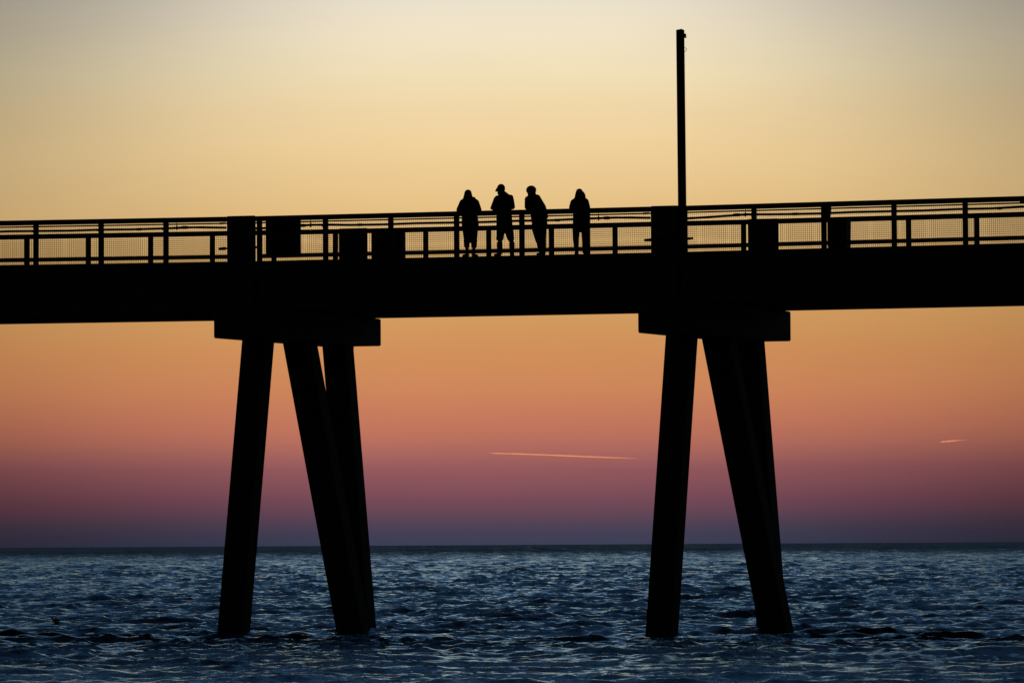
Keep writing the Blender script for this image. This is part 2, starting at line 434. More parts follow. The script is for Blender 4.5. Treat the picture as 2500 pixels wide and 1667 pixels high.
def railing(side, a, bb, posts, label, lead=0.0, tail=0.0):
    tcen = 0.08 if side == 'near' else W_R - 0.08
    za, zb = zoff(a), zoff(bb)
    root = empty('railing', W(a, tcen, DECK_T + za), PIER_ROT)
    pitch = math.atan2(zb - za, bb - a)
    root.rotation_euler = (0, -pitch, PIER_ROT)
    tag(root, label, 'railing', 'mesh railings along the pier deck')
    ln = bb - a
    H = RAIL_T - DECK_T
    out = -1 if side == 'near' else 1
    obj('top_rail', box(NB(), -lead, ln + tail, -0.055, 0.055, H - 0.130, H, 0.010), 'rail', root)
    obj('bottom_rail', box(NB(), 0, ln, -0.032, 0.032, 0.078, 0.184, 0.006), 'rail', root)
    for p in posts:
        link('post', POST, root, (p - a, 0, 0))
    ed = [0.0] + [p - a for p in posts] + [ln]
    for x0, x1 in zip(ed[:-1], ed[1:]):
        if x1 - x0 < 0.25: continue
        o = link('wire_mesh', WIRE, root, (x0 + 0.03, out * 0.056, 0.012))
        o.scale = ((x1 - x0 - 0.06) / 1.70, 1, 1)
        tag(o, kind='stuff')
near_posts = [[-17.0 + 1.83 * k - 1.26 for k in range(0, 1)] + [-16.70, -14.87, -13.047, -11.223, -9.42],
              [-6.822, -5.033, -3.264, -1.493, 0.252, 1.993],
              [4.56, 6.364, 8.167, 9.972, 11.787, 13.55]]
near_posts[1][0] = -6.838
near_posts[0] = [-18.24, -16.70, -14.87, -13.047, -11.223, -9.42]
far_posts = [[-16.352, -14.547, -12.732, -10.943, -9.173, -7.415],
             [-4.857, -3.087, -1.337, 0.425, 2.183, 3.951],
             [6.658, 8.405, 10.22, 12.03, 13.8, 15.38]]
where = ['left of the light-blocking pedestal', 'where the four people stand', 'right of the tall pole']
nl = ['near mesh railing of the left span', 'near mesh railing of the middle span where four people lean', 'near mesh railing of the right span beside the tall pole']
fl = ['far mesh railing seen through the left span', 'far mesh railing behind the four people on the middle span', 'far mesh railing seen through the right span']
railing('near', -18.30, -7.713, near_posts[0], nl[0])
railing('near', -6.898, 3.677, near_posts[1], nl[1], lead=0.046)
railing('near', 4.44, 15.09, near_posts[2], nl[2])
railing('far', -17.94, -7.354, far_posts[0], fl[0], tail=0.042)
railing('far', -6.517, 4.012, far_posts[1], fl[1], tail=0.056)
railing('far', 4.888, 15.44, far_posts[2], fl[2])

# the spans that carry on past both edges of the photograph
railing('near', 15.87, 26.9, [15.94 + 1.8 * k for k in range(7)], 'near mesh railing of the span past the right edge')
railing('far', 16.31, 26.9, [16.4 + 1.78 * k for k in range(6)], 'far mesh railing of the span past the right edge')
railing('near', -29.9, -19.16, [-29.8 + 1.78 * k for k in range(6)], 'near mesh railing of the span past the left edge')
railing('far', -29.9, -18.73, [-29.8 + 1.8 * k for k in range(7)], 'far mesh railing of the span past the left edge')

# ------------------------------------------------------------------ service pipes along the near railing
JB = [(-18.31, -19.15, -18.33), (-6.91, -7.702, -6.928), (4.42, 3.686, 4.405), (15.85, 15.1, 15.83)]
pipe = empty('water_pipe', W(-1.4, -0.1, RAIL_T - 0.285), PIER_ROT)
tag(pipe, 'long grey service pipe with couplings slung below the near top rail', 'pipe')
def PP(s, z, t=-0.10): return (s + 1.4, t + 0.1, z - (RAIL_T - 0.285))
def zr(s, drop): return RAIL_T - drop + zoff(s)
runs = []
for i in range(len(JB) - 1):
    a = JB[i][0] + (0.25 if i != 1 else 0.02); bb = JB[i + 1][1]
    pts = [PP(a, zr(a, 0.33)), PP(a + 1.55, zr(a, 0.265)), PP(a + 2.1, zr(a, 0.275))]
    n_ = 7
    for k in range(n_):
        s_ = a + 2.6 + (bb - a - 5.2) * k / (n_ - 1)
        pts.append(PP(s_, zr(s_, 0.292 + 0.006 * math.sin(k * 2.1))))
    pts += [PP(bb - 1.5, zr(bb, 0.272)), PP(bb - 0.9, zr(bb, 0.262)), PP(bb + 0.02, zr(bb, 0.290))]
    obj('pipe_run', tube(NB(), pts, 0.032, 10), 'pipe', pipe, smooth=True)
    # couplings and drop valves either side of each joint
    for s_, dr, dirn in ((a + 1.3, 0.274, 1), (bb - 1.12, 0.266, -1)):
        obj('coupling', tube(NB(), [PP(s_ - 0.10, zr(s_, dr + 0.003 * dirn)), PP(s_ - 0.05, zr(s_, dr)), PP(s_ + 0.05, zr(s_, dr)), PP(s_ + 0.10, zr(s_, dr))], [0.03, 0.044, 0.044, 0.03], 10), 'pipe', pipe, smooth=True)
        sv = s_ + 0.16 * dirn + 0.06 * dirn
        obj('valve', tube(NB(), [PP(sv, zr(s_, 0.325)), PP(sv, zr(s_, 0.30)), PP(sv, zr(s_, 0.275)), PP(sv, zr(s_, 0.235)), PP(sv, zr(s_, 0.215)), PP(sv, zr(s_, 0.14))], [0.014, 0.026, 0.030, 0.026, 0.010, 0.006], 8), 'metal', pipe, smooth=True)
    for k in range(2):
        s_ = a + (bb - a) * (0.27 + 0.5 * k)
        obj('coupling', tube(NB(), [PP(s_ - 0.06, zr(s_, 0.292)), PP(s_ + 0.06, zr(s_, 0.292))], 0.037, 10), 'pipe', pipe, smooth=True)
for p in [p for L_ in near_posts for p in L_]:
    obj('hanger', box(NB(), *(p + 1.4 - 0.02, p + 1.4 + 0.02), -0.035, 0.13, -0.04 + zoff(p), -0.005 + zoff(p)), 'metal', pipe)
cond = empty('conduit', W(-1.4, -0.06, RAIL_T - 0.178), PIER_ROT)
tag(cond, 'thin straight conduit running just under the near top rail', 'conduit')
for i in range(len(JB) - 1):
    a = JB[i][0] + (0.22 if i != 1 else 0.02); bb = JB[i + 1][1]
    pts = [(s_ + 1.4, 0, 0.0 + zoff(s_)) for s_ in np.linspace(a, bb + 0.02, 9)]
    obj('conduit_run', tube(NB(), pts, 0.020, 8), 'pipe', cond, smooth=True)
    obj('end_fitting', tube(NB(), [(bb - 0.18 + 1.4, 0, zoff(bb)), (bb - 0.02 + 1.4, 0, zoff(bb) + 0.006)], 0.026, 8), 'pipe', cond, smooth=True)
for p in [p for L_ in near_posts for p in L_]:
    obj('saddle_clip', box(NB(), p + 1.4 - 0.018, p + 1.4 + 0.018, -0.024, 0.09, -0.026 + zoff(p), 0.026 + zoff(p)), 'metal', cond)

# ------------------------------------------------------------------ tall pole
s0, _ = px(1666, 500, 0.2); s1, zt = px(1661.2, 72, 0.2)
pole = empty('tall_pole', W(s0, 0.2, DECK_T + zoff(s0)), PIER_ROT)
tag(pole, 'tall bare square pole rising above the railing beside a pedestal', 'pole')
h = zt - DECK_T - zoff(s0); lean = (s1 - s0) * 1.25
bm = NB(); hw = 0.087
ring = []
for zz, dx, w in ((0, 0, hw), (h - 0.02, lean, hw * 0.98)):
    c = 0.012
    ring.append([bm.verts.new((dx + q[0], q[1], zz)) for q in ((-w + c, -w), (w - c, -w), (w, -w + c), (w, w - c), (w - c, w), (-w + c, w), (-w, w - c), (-w, -w + c))])
for k in range(8): bm.faces.new((ring[0][k], ring[0][(k + 1) % 8], ring[1][(k + 1) % 8], ring[1][k]))
bm.faces.new(ring[0])
tip = bm.verts.new((lean + 0.03, 0, h + 0.008))
for k in range(8): bm.faces.new((ring[1][k], ring[1][(k + 1) % 8], tip))
obj('shaft', bm, 'pole', pole)
bm = NB(); box(bm, lean + hw - 0.01, lean + hw + 0.055, -0.06, 0.06, h - 0.215, h - 0.115, 0.01)
box(bm, lean + hw - 0.01, lean + hw + 0.065, -0.05, 0.05, h - 0.22, h - 0.195, 0.004)
obj('bracket', bm, 'metal', pole)
def loop_pt(zx, zy): return (lean + hw + (zx - 608) / 19.6 / 97, -0.02, h - (zy - 230) / 19.6 / 97)
bm = NB(); tube(bm, [loop_pt(590, 1085), loop_pt(650, 1110), loop_pt(740, 1150), loop_pt(765, 1160), loop_pt(755, 1230), loop_pt(725, 1280), loop_pt(670, 1305), loop_pt(595, 1335)], 0.007, 6)
tube(bm, [loop_pt(640, 1320), loop_pt(655, 1360), loop_pt(655, 1430)], 0.006, 6)
obj('loose_wire', bm, 'metal', pole, smooth=True)

# ------------------------------------------------------------------ signs, bin and small boxes
def text_mesh(body, size, name):
    cu = bpy.data.curves.new(name, 'FONT'); cu.body = body; cu.size = size; cu.extrude = 0.002; cu.align_x = 'CENTER'; cu.resolution_u = 3
    o = bpy.data.objects.new(name, cu); col.objects.link(o)
    dg = bpy.context.evaluated_depsgraph_get(); me = bpy.data.meshes.new_from_object(o.evaluated_get(dg))
    bpy.data.objects.remove(o); me.materials.append(M['letter']); me.name = name
    return me
sa, _ = px(654, 580, 0.0); sb, _ = px(740, 580, 0.0)
sign = empty('notice_sign', W((sa + sb) / 2, -0.155, DECK_T + zoff(-6)), PIER_ROT)
tag(sign, 'large dark blue notice board fixed to the near railing, headed NO', 'sign')
w2 = (sb - sa) / 2
obj('panel', box(NB(), -w2, w2, -0.008, 0.008, 0.17, 1.09, 0.004), 'sign', sign)
obj('band', box(NB(), -w2 + 0.02, w2 - 0.02, -0.012, -0.0085, 0.44, 0.70), 'signband', sign)
o = link('heading', text_mesh('NO', 0.16, 'heading'), sign, (-0.01, -0.0125, 0.90)); o.rotation_euler = (R(90), 0, 0)
random.seed(3)
for zz, n_, h_ in ((0.62, 9, 0.035), (0.50, 10, 0.05), (0.36, 10, 0.03), (0.29, 8, 0.03), (0.22, 9, 0.03)):
    bm = NB(); x = -w2 * 0.72
    while x < w2 * 0.72:
        w_ = random.uniform(0.02, 0.045); box(bm, x, min(x + w_, w2 * 0.76), -0.0155, -0.0125, zz, zz + h_ * random.uniform(0.8, 1)); x += w_ + random.uniform(0.008, 0.02)
    obj('small_print', bm, 'sign' if zz > 0.45 else 'signband', sign)
for x in (-w2 + 0.12, w2 - 0.12):
    obj('mounting_bar', box(NB(), x - 0.02, x + 0.02, 0.0085, 0.17, 1.03, 1.07), 'metal', sign)
    obj('mounting_bar', box(NB(), x - 0.02, x + 0.02, 0.0085, 0.20, 0.12, 0.175), 'metal', sign)
sa, _ = px(913.5, 600, W_R); sb, _ = px(996, 600, W_R)
sg2 = empty('notice_board', W((sa + sb) / 2, W_R - 0.20, DECK_T + zoff(-5)), PIER_ROT)
tag(sg2, 'dark notice board fixed to the far railing beside a pedestal', 'sign')
w2 = (sb - sa) / 2
obj('panel', box(NB(), -w2, w2, -0.008, 0.008, 0.16, 1.12, 0.004), 'sign', sg2)
for x in (-w2 + 0.12, w2 - 0.12):
    obj('mounting_bar', box(NB(), x - 0.02, x + 0.02, 0.0085, 0.045, 1.03, 1.07), 'metal', sg2)
    obj('mounting_bar', box(NB(), x - 0.02, x + 0.02, 0.0085, 0.09, 0.165, 0.2), 'metal', sg2)
# bin on the deck behind the right span's railing
s0, _ = px(2049, 570, 1.1)
bn = empty('litter_bin', W(s0, 1.1, DECK_T + zoff(s0)), PIER_ROT)
tag(bn, 'dark square litter bin on the deck behind the right railing', 'bin')
def frustum(bm, z0, w0, z1, w1):
    c = 0.03
    rings = [[bm.verts.new((x * w + sx_ * 0, y * w, z)) for x, y, sx_ in ((-1 + c / w, -1, 0), (1 - c / w, -1, 0), (1, -1 + c / w, 0), (1, 1 - c / w, 0), (1 - c / w, 1, 0), (-1 + c / w, 1, 0), (-1, 1 - c / w, 0), (-1, -1 + c / w, 0))] for z, w in ((z0, w0), (z1, w1))]
    for k in range(8): bm.faces.new((rings[0][k], rings[0][(k + 1) % 8], rings[1][(k + 1) % 8], rings[1][k]))
    bm.faces.new(rings[0][::-1]); bm.faces.new(rings[1]); return bm
obj('body', frustum(NB(), 0, 0.235, 0.72, 0.245), 'bin', bn)
obj('lid', frustum(NB(), 0.722, 0.253, 0.80, 0.248), 'bin', bn)
obj('flap', box(NB(), -0.14, 0.14, -0.25, -0.2445, 0.52, 0.66, 0.0), 'metal', bn)
for k, xx in enumerate((2022.5, 2500.5)):
    s_, zt = px(xx, 500, -0.02)
    bx = empty('junction_box', W(s_, -0.07, RAIL_T + zoff(s_) - 0.30), PIER_ROT)
    tag(bx, ('small box hung under the near top rail above the litter bin', 'small box hung under the near top rail at the right edge')[k], 'box', 'small boxes under the near top rail')
    bm = NB(); hh = -0.10 if k == 0 else 0.10
    v = [(-0.085, hh), (0.055, hh), (0.075, hh + 0.13), (0.075, 0.22), (-0.085, 0.22)]
    f = [bm.verts.new((p[0], -0.06, p[1])) for p in v]; g = [bm.verts.new((p[0], 0.035, p[1])) for p in v]
    bm.faces.new(f); bm.faces.new(g[::-1])
    for i in range(5): bm.faces.new((f[i], g[i], g[(i + 1) % 5], f[(i + 1) % 5]))
    obj('case', bm, 'metal', bx)
    obj('lid', box(NB(), -0.06, 0.05, -0.072, -0.0605, 0.12, 0.20, 0.004), 'metal', bx)

# ------------------------------------------------------------------ people
def blob(bm, p0, r0, p1, r1, seg=14, grow=0.0):
    """rounded, tapered limb with an elliptical section; r = radius or (side, depth)"""
    p0 = Vector(p0); p1 = Vector(p1)
    if grow:
        r0 = tuple(v + grow for v in r0) if isinstance(r0, tuple) else r0 + grow
        r1 = tuple(v + grow for v in r1) if isinstance(r1, tuple) else r1 + grow
    r0 = r0 if isinstance(r0, tuple) else (r0, r0); r1 = r1 if isinstance(r1, tuple) else (r1, r1)
    d = (p1 - p0)
    ln = d.length
    d = d.normalized() if ln > 1e-6 else Vector((0, 0, 1))
    ref = Vector((1, 0, 0)) if abs(d.x) < 0.9 else Vector((0, 0, 1))
    a = (ref - d * ref.dot(d)).normalized(); b_ = d.cross(a)
    prof = []
    for k in range(0, 5):
        an = -math.pi / 2 + k * math.pi / 8
        prof.append((p0 + d * math.sin(an) * min(r0), math.cos(an), r0))
    for k in range(1, 5 + 1):
        an = (k - 1) * math.pi / 8
        prof.append((p1 + d * math.sin(an) * min(r1), math.cos(an), r1))
    rings = []
    for c, f, r_ in prof:
        f = max(f, 0.02)
        rings.append([bm.verts.new(c + (a * r_[0] * math.cos(2 * math.pi * k / seg) + b_ * r_[1] * math.sin(2 * math.pi * k / seg)) * f) for k in range(seg)])
    for i in range(len(rings) - 1):
        for k in range(seg):
            bm.faces.new((rings[i][k], rings[i][(k + 1) % seg], rings[i + 1][(k + 1) % seg], rings[i + 1][k]))
    bm.faces.new(rings[0][::-1]); bm.faces.new(rings[-1])
def sculpt(name, limbs, material, voxel, parent=None, smooth_it=3, grow=0.0):
    """weld overlapping limbs into one continuous skin"""
    bm = NB()
    for l in limbs: blob(bm, *l, grow=grow)
    bmesh.ops.recalc_face_normals(bm, faces=bm.faces)
    me = bpy.data.meshes.new(name); bm.to_mesh(me); bm.free()
    o = bpy.data.objects.new(name, me); col.objects.link(o)
    rm = o.modifiers.new('weld', 'REMESH'); rm.mode = 'VOXEL'; rm.voxel_size = voxel; rm.use_smooth_shade = True
    sm = o.modifiers.new('soft', 'SMOOTH'); sm.iterations = smooth_it; sm.factor = 0.5
    dg = bpy.context.evaluated_depsgraph_get()
    me2 = bpy.data.meshes.new_from_object(o.evaluated_get(dg)); me2.name = name
    bpy.data.objects.remove(o); bpy.data.meshes.remove(me)
    me2.materials.clear(); me2.materials.append(M[material])
    for p in me2.polygons: p.use_smooth = True
    return link(name, me2, parent)
def hand(limbs, wrist, direc, side):
    """palm, four unequal curled fingers and a thumb; direc = pointing direction of the hand, side = +1/-1 thumb side"""
    w = Vector(wrist); d = Vector(direc).normalized()
    lat = Vector((0, 0, 1)).cross(d).normalized()
    up = Vector((0, 0, 1))
    pc = w + d * 0.085
    limbs.append((w, (0.028, 0.02), pc, (0.040, 0.016)))
    for k, (off, ln) in enumerate(((-0.030, 0.060), (-0.010, 0.074), (0.010, 0.078), (0.030, 0.068))):
        k0 = pc + lat * off * side; k1 = k0 + d * ln * 0.5 + up * 0.006; k2 = k1 + d * ln * 0.45 - up * 0.022
        limbs.append((k0, 0.0095, k1, 0.009)); limbs.append((k1, 0.009, k2, 0.0075))
    t0 = w + d * 0.03 + lat * 0.026 * side; t1 = t0 + d * 0.035 + lat * 0.032 * side; t2 = t1 + d * 0.032 - up * 0.006
    limbs.append((t0, 0.013, t1, 0.011)); limbs.append((t1, 0.011, t2, 0.009))
def head(limbs, c, face=(0, -1), tilt=0.0):
    """skull, jaw, nose, ears, brow, lips; face = horizontal facing direction"""
    c = Vector(c); f = Vector((face[0], face[1], 0)).normalized(); r_ = Vector((-f.y, f.x, 0)); u_ = Vector((0, 0, 1))
    dn = Vector((0, 0, -tilt))
    limbs.append((c + u_ * 0.035 - f * 0.02, 0.088, c + u_ * 0.03 + f * 0.012, 0.084))
    limbs.append((c + f * 0.02 + u_ * 0.0, 0.072, c + f * 0.045 - u_ * 0.075, 0.044))
    limbs.append((c + f * 0.088 + u_ * 0.012, 0.008, c + f * 0.112 - u_ * 0.022, 0.014))
    limbs.append((c + f * 0.078 - u_ * 0.055 - r_ * 0.018, 0.010, c + f * 0.078 - u_ * 0.055 + r_ * 0.018, 0.010))
    for s_ in (-1, 1):
        limbs.append((c + f * 0.078 + u_ * 0.026 + r_ * 0.018 * s_, 0.010, c + f * 0.070 + u_ * 0.026 + r_ * 0.048 * s_, 0.009))
        limbs.append((c + f * 0.076 + u_ * 0.006 + r_ * 0.032 * s_, 0.011, c + f * 0.077 + u_ * 0.006 + r_ * 0.034 * s_, 0.011))
        limbs.append((c - f * 0.01 + u_ * 0.02 + r_ * 0.086 * s_, 0.016, c - f * 0.008 - u_ * 0.022 + r_ * 0.082 * s_, 0.012))
GROW = {'hair': 0.009, 'cap': 0.012, 'shoe': 0.004, 'sock': 0.006}
def person(xpix, ypix, t_, label, body, clothes, group='people leaning on the pier railing'):
    s_, _ = px(xpix, ypix, t_)
    o = sculpt('person', body, 'skin', 0.0075, None, 1, 0.001)
    o.location = W(s_, t_, DECK_T + zoff(s_))
    tag(o, label, 'person', group)
    for nm, limbs, mt, vx in clothes:
        sculpt(nm, limbs, mt, vx, o, 1, GROW.get(nm, 0.010))
    return o
RT = RAIL_T - DECK_T   # height of the rail above the deck
def leg(hip, knee, ankle, r_=(0.078, 0.055, 0.036)):
    return [(hip, r_[0], knee, r_[1]), (knee, r_[1], ankle, r_[2])]
def foot(ankle, toe):
    a = Vector(ankle); tt_ = Vector(toe)
    return [(a, 0.036, (a.x, a.y + 0.03, 0.035), 0.034), ((a.x, a.y + 0.03, 0.035), 0.034, tt_, 0.026)]
def shoe(ankle, toe):
    a = Vector(ankle); tt_ = Vector(toe); mid = (a + tt_) / 2
    return [((a.x, a.y + 0.03, 0.046), (0.046, 0.044), (mid.x, mid.y, 0.042), 0.043), ((mid.x, mid.y, 0.042), 0.043, (tt_.x, tt_.y, 0.036), 0.036), ((a.x, a.y + 0.01, 0.06), 0.044, (a.x, a.y + 0.005, 0.10), 0.042)]

# 1: long hair, loose jacket, cropped trousers
b1 = []
head(b1, (-0.046, -0.10, 1.585), (0.05, -1))
b1 += [((-0.045, -0.06, 1.50), 0.05, (-0.035, 0.0, 1.42), 0.058),
       ((-0.17, -0.02, 1.40), 0.065, (0.14, -0.02, 1.40), 0.065), ((-0.03, 0, 1.35), (0.15, 0.10), (0.0, 0.03, 1.0), (0.14, 0.10)), ((0.0, 0.03, 1.0), (0.14, 0.10), (0.01, 0.03, 0.86), (0.15, 0.11)),
       ((-0.19, -0.02, 1.40), 0.05, (-0.275, -0.14, 1.20), 0.042), ((-0.275, -0.14, 1.20), 0.042, (-0.10, -0.36, RT + 0.055), 0.030),
       ((0.16, -0.02, 1.40), 0.05, (0.235, -0.14, 1.20), 0.042), ((0.235, -0.14, 1.20), 0.042, (0.07, -0.36, RT + 0.06), 0.030)]
hand(b1, (-0.10, -0.36, RT + 0.05), (0.8, -0.35, -0.12), -1); hand(b1, (0.07, -0.37, RT + 0.06), (-0.8, -0.3, 0.02), 1)
b1 += leg((-0.075, 0.02, 0.84), (-0.082, -0.01, 0.46), (-0.076, 0.03, 0.09)) + leg((0.085, 0.02, 0.84), (0.098, -0.01, 0.46), (0.086, 0.03, 0.09))
b1 += foot((-0.076, 0.03, 0.09), (-0.165, -0.16, 0.03)) + foot((0.086, 0.03, 0.09), (0.165, -0.16, 0.03))
c1 = [('jacket', [((-0.15, -0.02, 1.40), (0.085, 0.09), (0.12, -0.02, 1.40), (0.085, 0.09)), ((-0.03, 0.0, 1.36), (0.19, 0.13), (-0.005, 0.02, 1.10), (0.19, 0.14)),
                  ((-0.005, 0.02, 1.10), (0.19, 0.14), (0.006, 0.03, 0.82), (0.208, 0.15)),
                  ((-0.185, -0.02, 1.39), 0.072, (-0.268, -0.14, 1.20), 0.068), ((-0.268, -0.14, 1.20), 0.066, (-0.13, -0.33, RT + 0.065), 0.048),
                  ((0.155, -0.02, 1.39), 0.072, (0.220, -0.14, 1.20), 0.068), ((0.220, -0.14, 1.20), 0.066, (0.10, -0.33, RT + 0.065), 0.048),
                  ((-0.045, -0.03, 1.45), 0.07, (-0.035, 0.0, 1.42), 0.10), ((-0.05, -0.03, 1.47), 0.05, (-0.16, -0.02, 1.42), 0.06), ((-0.03, -0.03, 1.47), 0.05, (0.12, -0.02, 1.41), 0.06)], 'black', 0.012),
      ('trousers', [((0.006, 0.03, 0.86), (0.195, 0.14), (0.006, 0.02, 0.72), (0.195, 0.14)),
                    ((-0.085, 0.02, 0.74), (0.105, 0.11), (-0.078, -0.005, 0.46), (0.076, 0.085)), ((-0.078, -0.005, 0.46), (0.076, 0.085), (-0.086, 0.02, 0.29), (0.058, 0.08)),
                    ((0.092, 0.02, 0.74), (0.105, 0.11), (0.096, -0.005, 0.46), (0.076, 0.085)), ((0.096, -0.005, 0.46), (0.076, 0.085), (0.098, 0.02, 0.29), (0.062, 0.08))], 'brown', 0.012),
      ('shoe', shoe((-0.076, 0.03, 0.09), (-0.162, -0.16, 0.03)), 'shoe', 0.008), ('shoe', shoe((0.086, 0.03, 0.09), (0.165, -0.16, 0.03)), 'shoe', 0.008),
      ('hair', [((-0.046, -0.06, 1.625), (0.086, 0.10), (-0.046, -0.05, 1.54), (0.104, 0.09)), ((-0.095, -0.06, 1.56), 0.052, (-0.125, -0.07, 1.41), 0.062), ((0.0, -0.05, 1.56), 0.052, (0.045, -0.05, 1.43), 0.062),
                ((0.045, -0.04, 1.49), 0.035, (0.118, -0.03, 1.512), 0.014), ((0.09, -0.04, 1.49), 0.025, (0.128, -0.04, 1.488), 0.012), ((-0.13, -0.06, 1.50), 0.03, (-0.165, -0.06, 1.475), 0.015), ((-0.046, -0.02, 1.56), 0.08, (-0.04, 0.04, 1.36), 0.07)], 'hair', 0.009)]
person(1147.8, 600, 0.48, 'person with long hair in a loose dark jacket and cropped trousers, leftmost of the four', b1, c1)

# 2: cap, jacket, knee-length shorts, feet apart
b2 = []
head(b2, (-0.118, -0.12, 1.672), (-0.9, -0.55))
b2 += [((-0.10, -0.08, 1.60), 0.058, (-0.06, -0.01, 1.50), 0.065),
       ((-0.20, -0.02, 1.47), 0.07, (0.13, -0.01, 1.50), 0.07), ((-0.05, 0, 1.42), (0.16, 0.11), (-0.03, 0.03, 1.05), (0.15, 0.11)), ((-0.03, 0.03, 1.05), (0.15, 0.11), (-0.03, 0.03, 0.88), (0.15, 0.11)),
       ((-0.22, -0.02, 1.46), 0.055, (-0.31, -0.16, 1.235), 0.046), ((-0.31, -0.16, 1.235), 0.046, (-0.20, -0.36, RT + 0.05), 0.034),
       ((0.15, -0.01, 1.48), 0.055, (0.185, -0.13, 1.24), 0.046), ((0.185, -0.13, 1.24), 0.046, (0.03, -0.36, RT + 0.075), 0.034)]
hand(b2, (-0.21, -0.36, RT + 0.045), (0.75, -0.4, -0.06), -1); hand(b2, (0.04, -0.355, RT + 0.07), (-0.8, -0.3, -0.05), 1)
b2 += leg((-0.11, 0.03, 0.90), (-0.142, 0.0, 0.50), (-0.16, 0.05, 0.09), (0.085, 0.060, 0.040)) + leg((0.06, 0.03, 0.90), (0.135, 0.0, 0.50), (0.155, 0.05, 0.09), (0.085, 0.060, 0.040))
b2 += [((-0.145, 0.03, 0.36), 0.058, (-0.155, 0.05, 0.22), 0.045), ((0.15, 0.03, 0.36), 0.058, (0.153, 0.05, 0.22), 0.045)]
b2 += foot((-0.16, 0.05, 0.09), (-0.27, -0.14, 0.03)) + foot((0.155, 0.05, 0.09), (0.185, -0.18, 0.03))
c2 = [('jacket', [((-0.19, -0.02, 1.46), (0.085, 0.10), (0.10, -0.01, 1.46), (0.09, 0.10)), ((-0.05, 0.0, 1.42), (0.185, 0.14), (-0.035, 0.03, 1.10), (0.185, 0.15)), ((-0.035, 0.03, 1.10), (0.185, 0.15), (-0.028, 0.03, 0.80), (0.198, 0.15)),
                  ((-0.21, -0.02, 1.45), 0.08, (-0.300, -0.16, 1.24), 0.068), ((-0.300, -0.16, 1.24), 0.066, (-0.235, -0.31, RT + 0.06), 0.05), ((-0.315, -0.10, 1.285), 0.035, (-0.345, -0.16, 1.22), 0.03),
                  ((0.125, -0.01, 1.445), 0.082, (0.162, -0.13, 1.26), 0.070), ((0.165, -0.13, 1.26), 0.070, (0.08, -0.31, RT + 0.085), 0.05),
                  ((-0.095, -0.08, 1.625), 0.078, (-0.088, -0.06, 1.58), 0.085), ((-0.088, -0.07, 1.60), 0.082, (-0.05, -0.01, 1.50), 0.115), ((-0.045, -0.03, 1.59), 0.065, (0.09, -0.01, 1.48), 0.07), ((-0.11, -0.04, 1.54), 0.05, (-0.19, -0.02, 1.47), 0.06)], 'navy', 0.012),
      ('shorts', [((-0.028, 0.03, 0.90), (0.19, 0.14), (-0.028, 0.02, 0.74), (0.198, 0.14)),
                  ((-0.125, 0.02, 0.75), (0.10, 0.11), (-0.143, 0.0, 0.47), (0.083, 0.10)), ((0.06, 0.02, 0.75), (0.11, 0.11), (0.128, 0.0, 0.47), (0.083, 0.10)), ((-0.19, 0.0, 0.50), 0.035, (-0.225, -0.01, 0.465), 0.018)], 'denim', 0.012),
      ('sock', [((-0.153, 0.04, 0.10), 0.058, (-0.152, 0.03, 0.33), 0.070)], 'black', 0.01), ('sock', [((0.158, 0.04, 0.10), 0.056, (0.156, 0.03, 0.33), 0.068)], 'black', 0.01),
      ('shoe', shoe((-0.16, 0.05, 0.09), (-0.262, -0.14, 0.03)), 'shoe', 0.008), ('shoe', shoe((0.155, 0.05, 0.09), (0.185, -0.18, 0.03)), 'shoe', 0.008),
      ('cap', [((-0.108, -0.105, 1.735), (0.091, 0.097), (-0.112, -0.11, 1.70), (0.094, 0.10)), ((-0.19, -0.16, 1.690), (0.05, 0.016), (-0.200, -0.165, 1.685), (0.05, 0.014)), ((-0.19, -0.16, 1.69), 0.016, (-0.238, -0.185, 1.655), 0.010),
               ((-0.165, -0.20, 1.69), 0.016, (-0.215, -0.225, 1.657), 0.010), ((-0.21, -0.12, 1.69), 0.016, (-0.232, -0.15, 1.660), 0.010)], 'navy', 0.006)]
person(1234.6, 600, 0.48, 'person in a peaked cap, dark jacket and knee-length shorts standing feet apart', b2, c2)

# 3: short tousled hair, leaning sideways on one elbow, legs together
b3 = []
head(b3, (-0.272, -0.16, 1.622), (-0.5, -0.85))
b3 += [((-0.26, -0.12, 1.55), 0.055, (-0.23, -0.04, 1.46), 0.065),
       ((-0.36, -0.06, 1.43), 0.065, (-0.10, -0.02, 1.46), 0.07), ((-0.22, -0.02, 1.38), (0.15, 0.11), (-0.08, 0.04, 1.02), (0.14, 0.11)), ((-0.08, 0.04, 1.02), (0.14, 0.11), (-0.07, 0.06, 0.88), (0.14, 0.11)),
       ((-0.36, -0.06, 1.43), 0.05, (-0.385, -0.24, 1.22), 0.044), ((-0.385, -0.24, 1.22), 0.044, (-0.25, -0.38, RT + 0.05), 0.034),
       ((-0.10, -0.02, 1.45), 0.055, (0.045, -0.13, 1.23), 0.046), ((0.045, -0.13, 1.23), 0.046, (-0.12, -0.36, RT + 0.06), 0.034)]
hand(b3, (-0.25, -0.38, RT + 0.045), (0.8, -0.3, -0.06), -1); hand(b3, (-0.12, -0.365, RT + 0.055), (-0.8, -0.25, -0.02), 1)
b3 += leg((-0.12, 0.05, 0.88), (-0.075, 0.03, 0.46), (-0.03, 0.10, 0.09), (0.085, 0.058, 0.038)) + leg((-0.01, 0.06, 0.88), (0.01, 0.04, 0.46), (0.035, 0.10, 0.09), (0.085, 0.058, 0.038))
b3 += foot((-0.03, 0.10, 0.09), (-0.115, -0.09, 0.03)) + foot((0.035, 0.10, 0.09), (0.03, -0.13, 0.03))
